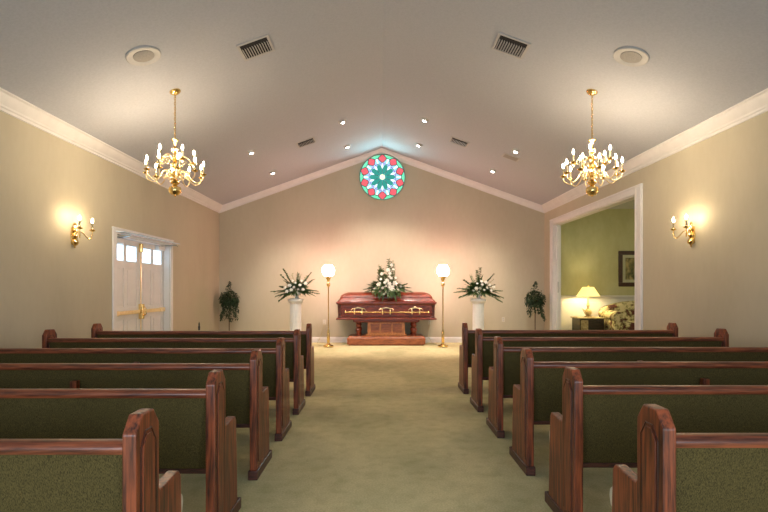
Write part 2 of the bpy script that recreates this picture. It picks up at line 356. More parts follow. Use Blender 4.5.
# ------------------------------------------------------------------ double door in the left wall
XD = XL-.10
m = MB()
m.box(XL, XL+.022, DY0-.10, DY0, 0, DZ+.10).box(XL, XL+.022, DY1, DY1+.10, 0, DZ+.10).box(XL, XL+.022, DY0, DY1, DZ, DZ+.10)
m.box(XL, XL+.034, DY0-.11, DY1+.11, DZ+.085, DZ+.105)
m.box(XL-.10, XL, DY0, DY0+.018, 0, DZ).box(XL-.10, XL, DY1-.018, DY1, 0, DZ).box(XL-.10, XL, DY0+.018, DY1-.018, DZ-.018, DZ)
struct(m.build('trim_7', M['doorpaint'], bevel=.003))
YM = (DY0+DY1)/2
for i, (a, b, s) in enumerate(((DY0+.02, YM-.004, 1), (YM+.004, DY1-.02, -1))):
    m = MB().box(XD-.045, XD-.012, a, b, .01, DZ-.02)
    wd = b-a; mid = (a+b)/2; st = .095
    # raised stiles, rails and muntin leave the panels and the two lights sunk
    for y0, y1 in ((a, a+st), (b-st, b), (mid-.045, mid+.045)): m.box(XD-.012, XD, y0, y1, .01, DZ-.02)
    for z0, z1 in ((.01, .22), (.80, .985), (1.58, 1.69), (1.93, DZ-.02)):
        m.box(XD-.0121, XD-.0003, a+st, mid-.045, z0, z1); m.box(XD-.0121, XD-.0003, mid+.045, b-st, z0, z1)
    for y0, y1 in ((a+st, mid-.045), (mid+.045, b-st)):
        for z0, z1 in ((.22, .80), (.985, 1.58)): m.box(XD-.012, XD-.002, y0+.03, y1-.03, z0+.03, z1-.03)
    d = struct(m.build('door_%d' % (i+1), M['doorpaint'], bevel=.003))
    for y0, y1 in ((a+st, mid-.045), (mid+.045, b-st)):
        MB().box(XD-.012, XD-.008, y0+.004, y1-.004, 1.695, 1.925).build('window_pane', M['daypane'], d)
    # brass push bar with its end boxes
    pb = MB().box(XD, XD+.045, a+.03, b-.06, .872, .93)
    pb.box(XD, XD+.055, a+.03, a+.17, .865, .937) if s > 0 else pb.box(XD, XD+.055, b-.2, b-.06, .865, .937)
    pb.build('push_bar', M['brass_pale'], d, bevel=.006)
    # closer body and arm
    c0 = a+.06 if s > 0 else b-.34
    cb = MB().box(XD, XD+.06, c0, c0+.26, DZ-.10, DZ-.03); cb.build('closer_body', M['doorpaint'], d, bevel=.005)
    ca = MB().tube([(XD+.05, c0+.13, DZ-.02), (XL+.16, c0+.13+s*-.12, DZ-.005), (XL+.10, c0+.13-s*.34, DZ-.01)], .011, 6)
    ca.build('closer_arm', mat('pale_steel_%d' % i, (.6, .68, .75), rough=.25, metal=.8), d)
    if s < 0:
        lt = MB().box(XD, XD+.06, YM-.035, YM+.045, .78, 1.02); lt.tube([(XD+.06, YM+.005, .82), (XD+.10, YM+.005, .86), (XD+.10, YM+.005, .95), (XD+.06, YM+.005, .99)], .011)
        lt.build('latch_case', M['brass'], d, bevel=.008, )
        MB().tube([(XD+.022, YM, .80), (XD+.022, YM, .02)], .008).tube([(XD+.022, YM, 1.0), (XD+.022, YM, DZ-.16)], .008).build('vertical_rod', M['brass_pale'], d)
        MB().box(XD, XD+.05, YM-.03, YM+.03, DZ-.19, DZ-.045).build('top_latch', M['brass'], d, bevel=.01)
tr = struct(MB().box(XL+.0, XL+.13, DY0-.03, DY1+.16, DZ+.035, DZ+.050).build('trim_8', mat('clear_rain_ledge', (.62, .74, .85), rough=.15, spec=.8), bevel=.003))

# ------------------------------------------------------------------ rose window
RW = struct(empty('window_1', (RX+.01, YB, 3.888))); R0 = .54
def disc(r0, r1, y0, y1, n=60):
    m = MB(); vs = []; fs = []
    for r, y in ((r0, y0), (r1, y0), (r1, y1), (r0, y1)):
        for k in range(n): a = 2*PI*k/n; vs.append((r*math.cos(a), y, r*math.sin(a)))
    for i in range(4):
        for k in range(n): fs.append((i*n+k, i*n+(k+1) % n, ((i+1) % 4)*n+(k+1) % n, ((i+1) % 4)*n+k))
    return m.add(vs, fs)
disc(R0-.016, R0+.004, 0, -.045).build('frame', M['windowframe'], RW)
disc(.001, R0-.018, -.004, -.012).build('backing_pane', G['aqua'], RW)
def petal(m, ang, r0, r1, w0, w1, y0, y1, n=14, shape='leaf'):
    pts = []
    if shape == 'leaf':
        for k in range(n):
            t = 2*PI*k/n; rr = (r0+r1)/2+(r1-r0)/2*math.cos(t); ww = (w0+(w1-w0)*(rr-r0)/(r1-r0))*math.sin(t)*.5; pts.append((rr, ww))
    elif shape == 'bar': pts = [(r0, -w0/2), (r1, -w1/2), (r1, w1/2), (r0, w0/2)]
    elif shape == 'quat':
        rc = (r0+r1)/2; ra = (r1-r0)/2
        for k in range(40):
            t = 2*PI*k/40; q = ra*(.80+.20*abs(math.cos(2*t))); pts.append((rc+q*math.cos(t), q*math.sin(t)))
    P = [(r*math.cos(ang)-w_*math.sin(ang), r*math.sin(ang)+w_*math.cos(ang)) for r, w_ in pts]
    m.prism(P, y0, y1, 'y')
for k in range(10):
    a = PI/2+2*PI*k/10; h = a+PI/10
    m = MB(); petal(m, h, .43, R0-.020, .22, .24, -.012, -.016); m.build('mint_pane', G['mint'], RW)
    m = MB(); petal(m, h, .33, .45, .03, .05, -.017, -.021, shape='bar'); m.build('white_pane', G['white'], RW)
    m = MB(); petal(m, a, .335, R0-.005, 0, 0, -.020, -.024, shape='quat'); m.build('red_surround', M['lead'], RW)
    m = MB(); petal(m, a, .352, R0-.024, 0, 0, -.024, -.030, shape='quat'); m.build('red_pane', G['red'], RW)
    m = MB(); petal(m, h, .06, .30, .05, .15, -.020, -.026); m.build('teal_pane', G['teal'], RW)
    m = MB(); petal(m, a, .20, .33, .03, .085, -.017, -.021); m.build('lavender_pane', G['white'], RW)
    for q in (-1, 1):
        m = MB(); petal(m, a+q*.13, .26, .355, .05, .06, -.017, -.022); m.build('lavender_pane', G['lav'], RW)
    m = MB(); petal(m, a, .055, .20, .008, .012, -.017, -.022, shape='bar'); m.build('lead_bar', M['lead'], RW)
    m = MB(); petal(m, h, .44, .452, .20, .20, -.021, -.025, shape='bar'); m.build('lead_bar', M['lead'], RW)
disc(.308, .318, -.02, -.024).build('lead_ring', M['lead'], RW)
disc(.45, .458, -.016, -.019).build('lead_ring', M['lead'], RW)
disc(.001, .055, -.02, -.03, 24).build('centre_pane', G['yellow'], RW)

# ------------------------------------------------------------------ pews
PL = 2.58
def make_pew():
    root = empty('church_pew'); H = PL/2; TH = .048
    ex = [H-TH, -H]
    prof = [(0, .06), (0, .795), (.045, .852), (.130, .852), (.175, .795), (.175, .560), (.190, .545), (.355, .555), (.375, .53), (.40, .06)]
    for s in (1, -1):
        x0, x1 = (H-TH, H) if s > 0 else (-H, -H+TH)
        e = MB().prism(prof, x0, x1, 'x').build('pew_end', M['wood_v'], root, bevel=.006)
        MB().box(x0-.008, x1+.008, -.012, .45, 0, .062).build('plinth', M['wood_dark'], e, bevel=.006)
        for ss, xo in ((1, x1), (-1, x0)):
            m = MB(); d = .0035*ss
            # sunk border line and raised field with a cut-cornered head
            q = [(.030, .10), (.030, .745), (.062, .792), (.108, .792), (.142, .745), (.142, .10)]
            m.tube([(xo, y, z) for y, z in q], .0032, 6, closed=True)
            m.build('panel_groove', M['groove'], e)
            q2 = [(.040, .115), (.040, .740), (.068, .780), (.103, .780), (.133, .740), (.133, .085)]
            MB().prism(q2, xo-.001*ss, xo+.005*ss, 'x').build('raised_panel', M['wood_v'], e, bevel=.003)
    # back: leaning upholstered board, top rail and bottom rail
    a, b = -H+TH, H-TH
    MB().prism([(.030, .736), (.128, .335), (.160, .343), (.068, .744)], a, b, 'x').build('back_panel', M['fabric'], root, bevel=.006)
    rail = [(.010, .728), (.006, .745), (.012, .759), (.028, .767), (.055, .767), (.070, .758), (.072, .742), (.064, .730)]
    MB().prism(rail, a, b, 'x').build('top_rail', M['wood_h'], root, smooth=True, angle=50)
    MB().prism([(.122, .312), (.122, .338), (.165, .338), (.165, .312)], a, b, 'x').build('bottom_rail', M['wood_dark'], root, bevel=.004)
    st = MB().prism([(.14, .34), (.14, .40), (.18, .445), (.39, .450), (.425, .435), (.435, .405), (.425, .37), (.40, .36)], a, b, 'x').build('seat', M['fabric'], root, smooth=True, angle=60)
    for s in (1, -1):
        x = (H-.030)*s
        MB().prism([(.30, .35), (.30, .44), (.41, .448), (.436, .425), (.442, .395), (.43, .355)], x-.014, x+.014, 'x').build('cushion_cap', M['cream'], st, bevel=.006)
    MB().box(a, b, .32, .345, .27, .355).build('seat_apron', M['wood_h'], root, bevel=.003)
    MB().box(-.022, .022, .0, .045, 0, .655).box(-.022, .022, .045, .36, 0, .30).build('centre_support', M['wood_v'], root, bevel=.005)
    return root
pew = make_pew()
ordn = ['front pew', 'second pew from the front', 'third pew from the front', 'fourth pew from the front', 'second nearest pew', 'nearest pew']
lefts = [(-.824, 6.03), (-.823, 5.15), (-.820, 4.26), (-.818, 3.395), (-.812, 2.52), (-.79, 1.66)]
rights = [(1.012, 6.16), (1.008, 5.26), (1.002, 4.35), (.998, 3.475), (.990, 2.61), (.955, 1.73)]
for side, lst in (('left', lefts), ('right', rights)):
    for i, (x, y) in enumerate(lst):
        p = pew if (side == 'left' and i == 0) else copy_tree(pew)
        for c in p.children:
            if c.name.startswith('centre_support'): c.location.x = .07 if side == 'left' else -.07
        p.location = (x-PL/2 if side == 'left' else x+PL/2, y, 0)
        tag(p, 'oak pew with green back, %s, %s of the aisle' % (ordn[i], side), 'pew', 'pews %s of the aisle' % side)
MB().lathe([(.010, 0), (.013, .04), (.008, .06), (.010, .075), (.002, .10)], 10, (0, 0, 0)).build('finial', M['black'], pew, smooth=True, loc=(-.03, .04, .775))

# ------------------------------------------------------------------ bier and casket
CX, CY = .14, 11.66
br = empty('casket_bier', (CX, CY, 0)); tag(br, 'red oak casket bier on a wide plinth with turned legs and cabinet', 'casket stand')
MB().stack([(0, .84, .27, .02), (.03, .84, .27, .02), (.03, .87, .30, .02), (.16, .87, .30, .02), (.20, .84, .27, .02), (.215, .82, .25, .02)]).build('platform', M['bier'], br, bevel=.006)
MB().stack([(.515, .70, .27, .02), (.535, .74, .29, .02), (.572, .74, .29, .02)]).build('top_frame', M['casket'], br, bevel=.005)
cb = MB().box(-.46, .46, -.20, .20, .215, .25).box(-.42, .42, -.17, .17, .25, .515).build('cabinet', M['bier_v'], br, bevel=.005)
for x in (-.25, 0, .25):
    w2 = .115 if x == 0 else .10
    MB().box(x-w2, x+w2, -.176, -.170, .28, .48).build('door_panel', M['bier'], cb, bevel=.004)
leg = MB().lathe([(.062, 0), (.062, .03), (.038, .05), (.058, .09), (.070, .13), (.056, .16), (.032, .18), (.052, .20), (.062, .23), (.045, .26), (.062, .275), (.062, .30)], 16)
for i, (sx, sy) in enumerate(((-1, -1), (1, -1), (-1, 1), (1, 1))):
    leg.build('turned_leg', M['casket'], br, smooth=True, loc=(sx*.62, sy*.19, .215))

ck = empty('casket', (CX, CY, .572)); tag(ck, 'closed glossy mahogany casket with brass handle rail on the bier', 'casket')
bz = .0
body = MB().stack([(0, 1.08, .315, .03), (.006, 1.12, .335, .03), (.03, 1.12, .335, .03), (.05, 1.085, .31, .03), (.056, 1.07, .30, .03), (.33, 1.085, .31, .03), (.345, 1.10, .325, .03), (.37, 1.118, .338, .03), (.395, 1.118, .338, .03)])
bd = body.build('body', M['casket'], ck, bevel=.004)
MB().stack([(.395, 1.095, .32, .04), (.412, 1.09, .315, .05), (.44, 1.065, .29, .05), (.470, 1.035, .27, .05), (.485, 1.03, .262, .06), (.505, 1.03, .262, .06), (.55, 1.00, .235, .09), (.59, .95, .18, .12), (.615, .87, .10, .09)]).build('lid', M['casket'], ck, smooth=True, angle=22)
fp = MB()
yy = -.312
for x0, x1, z0, z1 in ((-.97, .97, .085, .097), (-.97, .97, .296, .308), (-.97, -.958, .085, .308), (.958, .97, .085, .308)): fp.box(x0, x1, yy-.006, yy+.02, z0, z1)
fp.build('side_moulding', M['casket'], bd, bevel=.003)
for sx in (-1, 1):
    for sy in (-1, 1):
        c = MB().lathe([(.045, .055), (.045, .075), (.032, .085), (.036, .12), (.030, .16), (.036, .2), (.030, .24), (.034, .28), (.045, .305), (.045, .33)], 12, (sx*1.035, sy*.285, 0))
        c.build('corner_column', M['wood_dark'], bd, smooth=True)
for sy in (-1, 1):
    yh = sy*.375
    hb = MB().tube([(-.89, yh, .175), (.92, yh, .175)], .012, 8).build('handle_rail', M['brass'], ck, smooth=True)
    for x in (-.90, .93): MB().lathe([(.004, -.022), (.018, -.01), (.02, 0), (.018, .01), (.004, .022)], 10).build('rail_tip', M['brass'], hb, smooth=True, loc=(x, yh, .175), rot=(0, PI/2, 0))
    for x in (-.62, .0, .65):
        m = MB()
        for dx in (-.085, .085):
            m.tube([(x+dx, sy*.312, .235), (x+dx, yh*.98, .22), (x+dx, yh, .175), (x+dx, sy*.345, .135)], .013, 8)
        m.build('handle_arm', M['brass_pale'], ck, smooth=True)
        m = MB(); m.tube([(x-.165, sy*.316, .215), (x-.13, sy*.32, .25), (x-.06, sy*.322, .262), (x, sy*.322, .275), (x+.06, sy*.322, .262), (x+.13, sy*.32, .25), (x+.165, sy*.316, .215)], [.005, .009, .010, .014, .010, .009, .005], 8)
        m.build('scroll_plate', M['brass_pale'], ck, smooth=True)

# ------------------------------------------------------------------ flowers
def flower_mesh(r, layers=3, npet=7, up=.6):
    m = MB()
    for L in range(layers):
        for k in range(npet):
            a = 2*PI*(k+.5*L)/npet; el = .25+.45*L
            d = (math.cos(a)*math.cos(el), math.sin(a)*math.cos(el), math.sin(el))
            m.blade((0, 0, 0), d, r*(1-.18*L), r*.62, droop=.15, seg=3, fold=.15)
    m.lathe([(r*.06, 0), (r*.22, r*.12), (r*.2, r*.3), (r*.05, r*.38)], 8)
    return m.mesh('white_flower')
FM = [flower_mesh(.055), flower_mesh(.042), flower_mesh(.07, 3, 6)]
for f in FM: f.materials.append(M['petal'])
def put_flower(parent, p, d, k, s=1.0):
    o = bpy.data.objects.new('white_flower', FM[k]); COL.objects.link(o); o.parent = parent; o.location = p
    o.rotation_euler = Vector(d).to_track_quat('Z', 'Y').to_euler(); o.scale = (s, s, s); return o

def rdir(zmin=-1, zmax=1):
    a = random.uniform(0, 2*PI); z = random.uniform(zmin, zmax); r = math.sqrt(max(0, 1-z*z)); return Vector((r*math.cos(a), r*math.sin(a), z))

def frond(m, p, d, length, wl, bend=.25, n=9, side=.055):
    """a stem with paired leaflets"""
    p = Vector(p); d = Vector(d).normalized(); pts = []
    for i in range(n+1):
        t = i/n; pts.append(p+d*length*t+Vector((0, 0, -bend*length*t*t)))
    m.tube(pts, .004, 5)
    s = d.cross(Vector((0, 0, 1)))
    if s.length < .1: s = Vector((1, 0, 0))
    s.normalize()
    for i in range(2, n+1):
        t = i/n
        for q in (-1, 1):
            m.blade(pts[i], d*.8+s*q*.9+rdir()*.3, side*(1.25-.6*t), wl, droop=.2, seg=3)

# casket spray
sp = empty('casket_spray', (CX+.02, CY-.02, 1.18)); tag(sp, 'tall spray of white flowers and dark greenery lying on the casket', 'flower arrangement')
fo = MB(); random.seed(11)
for k in range(330):
    a = random.uniform(0, 2*PI); rr = random.random()**.6
    p = Vector((rr*.32*math.cos(a), rr*.20*math.sin(a), random.uniform(.02, .36)*(1-rr*.65)))
    d = Vector((p.x*2.4, p.y*2.0-.35*random.random(), .25+random.uniform(-.25, .5)))
    fo.blade(p, d, random.uniform(.12, .22), random.uniform(.025, .05), droop=random.uniform(.1, .6))
for k in range(60):   # front drape
    x = random.uniform(-.28, .30); fo.blade((x, -.20-random.random()*.08, random.uniform(-.02, .10)), (x*.8+random.uniform(-.4, .4), -.6, random.uniform(-.7, .1)), random.uniform(.10, .2), random.uniform(.03, .05), droop=.35)
for x, y, h_, ln in ((.08, 0, .0, .62), (.03, .03, 0, .66), (.14, .02, 0, .55), (-.15, 0, 0, .50), (-.19, .02, 0, .42), (-.11, .03, 0, .45)):
    frond(fo, (x*.8, y, .1), (x*.45, y, 1), ln-.02, .05, bend=.02, n=14, side=.09)
for x, z in ((-.42, .12), (.46, .18), (.5, .05), (-.48, .0), (.40, .30), (-.36, .26)):
    frond(fo, (x*.4, -.05, .06), (x, -.1, z), .36, .04, bend=.25, n=8, side=.08)
fo.build('foliage', M['green'], sp)
tc_ = MB()
for x, z0, h_ in ((.085, .1, .68), (-.155, .1, .53), (.17, .1, .60), (-.07, .1, .42)):
    pts = [(x*.5+x*.5*min(1, t*1.6)+.03*math.sin(t*5), .0, z0+h_*t) for t in [i/12 for i in range(13)]]
    tc_.tube(pts, [.008*(1-.6*i/12) for i in range(13)], 6)
    for i in range(3, 13): tc_.blade(pts[i], rdir(.0, .8), .05, .022, droop=.1, seg=3)
tc_.build('tall_stem', M['green2'], sp)
fl = [(.045, -.24, .20), (-.03, -.22, .15), (.10, -.20, .13), (.0, -.18, .27), (.09, -.14, .32), (.17, -.20, .20), (.23, -.20, .06), (-.10, -.24, .10), (-.18, -.18, .18),
      (-.02, -.28, .02), (-.07, -.30, -.03), (.08, -.28, .05), (.06, -.10, .43), (.14, -.08, .52), (.02, -.10, .50), (.10, -.05, .62), (-.14, -.12, .30), (-.26, -.18, .08), (-.12, -.08, .42), (.30, -.16, .14),
      (.05, -.24, .12), (-.05, -.20, .22), (.19, -.12, .33), (.13, -.24, .06), (-.20, -.22, .03), (.05, -.16, .36)]
for i, p in enumerate(fl): put_flower(sp, p, (p[0]*1.5, -1, .5), (0, 1, 2)[i % 3], 1.0 if i < 9 else .85)

# pedestals with vases of flowers
def pedestal(x, y, label):
    t = empty('flower_pedestal', (x, y, 0)); tag(t, label, 'pedestal', 'white column pedestals')
    MB().stack([(0, .17, .17, .01), (.05, .17, .17, .01), (.05, .155, .155, .01), (.08, .155, .155, .01)]).build('base', M['plaster'], t, bevel=.004)
    MB().lathe([(.145, .08), (.145, .10), (.128, .12), (.125, .16), (.122, .93), (.128, .95), (.14, .965)], 40, flute=1, fd=.05).build('shaft', M['plaster'], t)
    MB().lathe([(.13, .965), (.14, .975), (.155, .985), (.16, 1.0), (.165, 1.005), (.165, 1.045), (.155, 1.05)], 32).build('capital', M['plaster'], t, smooth=True, angle=40)
pedestal(-1.82, 11.05, 'white fluted column pedestal left of the casket, carrying a vase of flowers')
pedestal(2.12, 11.05, 'white fluted column pedestal right of the casket, carrying a vase of flowers')
def arrangement(x, y, z, label, fronds, flw, seed):
    random.seed(seed)
    t = empty('flower_vase', (x, y, z)); tag(t, label, 'flower arrangement', 'flower arrangements on pedestals')
    MB().lathe([(.055, 0), (.06, .01), (.03, .03), (.035, .05), (.075, .09), (.085, .12), (.08, .13)], 20).build('vase', M['plaster'], t, smooth=True)
    m = MB()
    for k in range(260):
        d = rdir(-.3, .9); m.blade(Vector((0, 0, .16))+Vector((d.x*.15, d.y*.10, d.z*.13)), d, random.uniform(.09, .19), random.uniform(.03, .055), droop=.3)
    for fx, fz, ln in fronds: m.blade((fx*.08, -.03, .15), (fx+random.uniform(-.15, .15), -.15, fz+random.uniform(-.15, .15)), ln*.85, .075, droop=.2, seg=7)
    for fx, fz, ln in fronds: frond(m, (fx*.05, -.02, .15), (fx, random.uniform(-.3, .1), fz), ln, .045, bend=.12, n=12, side=.085)
    m.build('foliage', M['green'], t)
    g = MB()
    for k in range(5):
        d = Vector((random.uniform(-.7, .7), -.2, random.uniform(.5, 1))).normalized(); pts = [Vector((0, 0, .14))+d*(.42*i/8) for i in range(9)]
        g.tube(pts, .004, 5)
        for i in range(4, 9): g.blade(pts[i], rdir(.1, .9), .04, .018, droop=0, seg=2)
    g.build('bud_stem', M['green2'], t)
    for i, (fx, fz) in enumerate(flw): put_flower(t, (fx*1.35, -.14-.05*random.random(), .13+fz*1.15), (fx*2, -1, .6), i % 3, .72)
arrangement(-1.80, 11.05, 1.051, 'white flowers with outspread green fronds in a white vase on the left pedestal',
            [(-.45, .95, .60), (-.62, .85, .50), (-1, .12, .46), (-1, -.15, .38), (-.9, -.45, .34), (.55, .9, .54), (.75, .7, .46), (1, .15, .40), (1, .0, .42), (.1, 1, .42), (-.8, .4, .34)],
            [(-.02, .10), (.04, .06), (-.06, .05), (.07, .14), (.0, .18), (-.09, .13), (.12, .06), (.10, .22), (-.13, .02), (.02, .0), (-.04, .22), (.16, .17), (-.16, .09)], 3)
arrangement(2.13, 11.05, 1.051, 'white flowers with outspread green fronds in a white vase on the right pedestal',
            [(.05, 1, .56), (-.12, 1, .50), (.55, .85, .52), (-.75, .75, .42), (-1, .3, .40), (-1, .08, .46), (-.9, -.2, .36), (1, .15, .42), (.95, -.15, .46), (.9, -.35, .44), (.8, .5, .34)],
            [(.0, .08), (.06, .05), (-.06, .08), (.03, .15), (.11, .09), (-.02, .0), (.15, .14), (-.10, .04), (.09, .19), (.17, .04), (-.05, .17), (.21, .10), (.02, .21)], 5)

# ------------------------------------------------------------------ torchiere lamps beside the casket
def torchiere(x, y, label):
    t = empty('torchiere_lamp', (x, y, 0)); tag(t, label, 'floor lamp', 'brass torchieres beside the casket')
    b = MB().lathe([(.11, .015), (.115, .03), (.10, .045), (.06, .055), (.035, .075), (.03, .10)], 24)
    for k in range(4):
        a = PI/4+k*PI/2; b.lathe([(.012, 0), (.02, .01), (.015, .03)], 8, (.09*math.cos(a), .09*math.sin(a), 0))
    b.build('base', M['brass'], t, smooth=True)
    MB().lathe([(.03, .10), (.034, .12), (.030, .30), (.022, .36), (.013, .38), (.0115, .40), (.0115, 1.28), (.016, 1.30)], 16).build('pole', M['brass'], t, smooth=True)
    MB().lathe([(.012, 1.30), (.034, 1.33), (.040, 1.355), (.034, 1.38), (.014, 1.405), (.014, 1.42), (.03, 1.44), (.052, 1.50), (.058, 1.53), (.05, 1.535)], 20).build('fount', M['brass'], t, smooth=True)
    MB().lathe([(.05, 1.53), (.09, 1.545), (.125, 1.60), (.136, 1.65), (.13, 1.70), (.105, 1.745), (.092, 1.765), (.09, 1.775)], 28).build('glass_shade', M['globe'], t, smooth=True)
torchiere(-1.12, 11.1, 'brass torchiere with glowing white glass shade, left of the casket')
torchiere(1.365, 11.1, 'brass torchiere with glowing white glass shade, right of the casket')

# wall outlets and cords
def outlet(x, z, label):
    t = empty('wall_outlet', (x, YB, z)); tag(t, label, 'outlet', 'wall outlets behind the casket')
    MB().box(-.036, .036, -.006, 0, -.058, .058).build('cover_plate', M['cream'], t, bevel=.003)
    for z2 in (-.025, .022): MB().box(-.014, .014, -.009, -.006, z2-.013, z2+.013).build('socket', M['ventwhite'], t)
outlet(-1.31, .48, 'cream wall outlet behind the left torchiere')
outlet(1.165, .48, 'cream wall outlet by the right end of the bier')
outlet(2.90, .54, 'blank cream wall outlet right of the right pedestal')
tag(MB().tube([(-1.31, YB-.012, .46), (-1.33, YB-.04, .36), (-1.38, 11.9, .15), (-1.44, 11.75, .01), (-1.35, 11.4, .008), (-1.25, 11.25, .01)], .005, 6).build('lamp_cord', M['cord']), 'tan lamp cord running from the left outlet to the left torchiere', 'cord')
tag(MB().tube([(1.165, YB-.012, .46), (1.15, YB-.04, .36), (1.13, 11.98, .15), (1.20, 11.75, .01), (1.28, 11.4, .008), (1.33, 11.2, .01)], .005, 6).build('lamp_cord', M['cord']), 'tan lamp cord running from the right outlet to the right torchiere', 'cord')

# ------------------------------------------------------------------ ivy on thin stands
def ivy(x, y, label, trails, seed):
    random.seed(seed)
    t = empty('ivy_stand', (x, y, 0)); tag(t, label, 'potted plant', 'ivy on pole stands')
    MB().lathe([(.12, 0), (.12, .012), (.02, .025), (.010, .04), (.010, .86), (.03, .88)], 16).build('pole_stand', M['soil'], t, smooth=True)
    MB().lathe([(.05, .88), (.085, .90), (.10, 1.0), (.105, 1.01), (.09, 1.01)], 18).build('pot', M['tabledark'], t, smooth=True)
    m = MB()
    for k in range(620):
        d = rdir(-.7, 1); rr = random.random()**.35
        p = Vector((d.x*.21*rr, d.y*.18*rr, 1.02+d.z*.19*rr))
        m.blade(p, d+rdir()*.7, random.uniform(.04, .07), random.uniform(.03, .05), droop=.4, seg=2)
    for k in range(90):
        zz = random.random(); p = Vector((random.gauss(0, .07)*(1-zz)+.015*math.sin(9*zz), random.gauss(0, .05)*(1-zz), 1.15+zz*.27)); m.blade(p, rdir(-.3, 1), .045, .032, droop=.3, seg=2)
    for tx, ty, zl in trails:
        pts = [Vector((tx*(.5+.5*i/9)+.012*math.sin(i*1.7), ty*(.5+.5*i/9), 1.0-(1.0-zl)*i/9)) for i in range(10)]
        m.tube(pts, .004, 5)
        for p in pts:
            for q in range(4): m.blade(p+rdir()*.02, rdir(-.9, .4), .05, .036, droop=.4, seg=2)
    m.build('foliage', M['ivy'], t)
ivy(-3.46, 11.75, 'dark trailing ivy plant on a thin stand in the left back corner', [(-.17, -.1, .58), (-.19, 0, .56), (-.03, -.15, .60), (.02, -.12, .56), (.06, -.1, .54), (.19, -.1, .60), (.14, -.1, .66), (.20, 0, .74), (-.1, -.1, .66)], 21)
ivy(3.50, 11.55, 'dark trailing ivy plant on a thin stand beside the wide opening', [(-.19, -.1, .72), (-.14, -.1, .68), (.17, -.1, .56), (.19, 0, .60), (.12, -.1, .66), (.05, -.1, .72), (-.04, -.1, .76)], 22)

# ------------------------------------------------------------------ chandeliers
bulb_me = MB().lathe([(.006, 0), (.012, .012), (.0145, .026), (.011, .042), (.005, .056), (.001, .066)], 10).mesh('bulb')
bulb_me.shade_smooth(); bulb_me.materials.append(M['bulb'])
sb_me = bulb_me.copy(); sb_me.materials.clear(); sb_me.materials.append(M['sbulb'])
def candle_set(arm, p, me, L=.085):
    MB().lathe([(.012, -.018), (.030, -.008), (.036, .004), (.030, .004), (.016, 0), (.016, .016), (.014, .018)], 14).build('drip_pan', M['brass'], arm, smooth=True, loc=p)
    MB().lathe([(.0105, .016), (.0105, .016+L)], 10).build('candle_sleeve', M['candle'], arm, smooth=True, loc=p)
    b = bpy.data.objects.new('bulb', me); COL.objects.link(b); b.parent = arm; b.location = (p[0], p[1], p[2]+.016+L); b.scale = (.85, .85, .9)
def chandelier(x, y, label):
    zc = ceil_z(x); t = empty('chandelier', (x, y, zc)); tag(t, label, 'chandelier', 'brass chandeliers')
    Z = lambda z: z - zc
    MB().lathe([(.065, .01), (.066, -.012), (.05, -.03), (.02, -.042), (.01, -.05)], 20).build('canopy', M['brass'], t, smooth=True, rot=(0, -TILT if x < 0 else TILT, 0))
    # chain of alternating links
    ch = MB(); z0 = Z(3.08); n = 17; step = (-.045-z0)/n
    for k in range(n):
        zc_ = z0+step*(k+.5); pts = []
        for q in range(10):
            a = 2*PI*q/10; u = .009*math.cos(a); v = (step*.66)*math.sin(a)
            pts.append((u if k % 2 else 0, 0 if k % 2 else u, zc_+v))
        ch.tube(pts, .004, 5, closed=True)
    ch.build('chain', M['brass'], t)
    # baluster column
    prof = [(.003, 2.375), (.012, 2.38), (.010, 2.392), (.040, 2.395), (.068, 2.425), (.076, 2.455), (.066, 2.49), (.03, 2.505), (.022, 2.515), (.045, 2.53), (.055, 2.55), (.04, 2.57), (.022, 2.585),
            (.024, 2.61), (.06, 2.625), (.066, 2.645), (.05, 2.665), (.02, 2.68), (.018, 2.71), (.045, 2.73), (.052, 2.76), (.03, 2.79), (.018, 2.81), (.05, 2.825), (.055, 2.84), (.02, 2.86), (.015, 2.89),
            (.035, 2.92), (.04, 2.945), (.02, 2.97), (.012, 2.985), (.020, 3.03), (.045, 3.055), (.046, 3.06), (.012, 3.07), (.006, 3.09)]
    MB().lathe([(r, Z(z)) for r, z in prof], 20).build('column', M['brass'], t, smooth=True)
    def arm(n, r, zhub, zpan, sag, off):
        pts = []
        ctrl = [(.05, zhub), (.09, zhub+.035), (.14, zhub+.015), (.18, zhub-sag*.55), (r*.72, zhub-sag), (r*.88, zhub-sag*.85), (r*.98, zpan-.055), (r, zpan-.015)]
        from_ = [Vector((a, 0, Z(b))) for a, b in ctrl]
        for i in range(len(from_)-1):
            p0 = from_[max(i-1, 0)]; p1 = from_[i]; p2 = from_[i+1]; p3 = from_[min(i+2, len(from_)-1)]
            for k in range(4):
                u = k/4; pts.append(.5*((2*p1)+(p2-p0)*u+(2*p0-5*p1+4*p2-p3)*u*u+(3*p1-p0-3*p2+p3)*u**3))
        pts.append(from_[-1])
        m = MB().tube(pts, .0065, 7)
        # inner scroll under the arm
        sc = [(.10+.03*math.cos(a)*(1-a/9), 0, Z(zhub-.045)+.03*math.sin(a)*(1-a/9)) for a in [i*.55 for i in range(12)]]
        m.tube(sc, .004, 5)
        me = m.mesh('arm'); me.shade_smooth(); me.materials.append(M['brass_pale'])
        for k in range(n):
            a = bpy.data.objects.new('arm', me); COL.objects.link(a); a.parent = t; a.rotation_euler = (0, 0, off+2*PI*k/n)
            candle_set(a, (r, 0, Z(zpan)), bulb_me)
    arm(10, .33, 2.65, 2.655, .10, .16)
    arm(5, .215, 2.835, 2.80, .06, .45)
    return t
chandelier(-2.47, 6.17, 'brass chandelier with two tiers of candle bulbs over the left pews')
chandelier(2.56, 6.18, 'brass chandelier with two tiers of candle bulbs over the right pews')

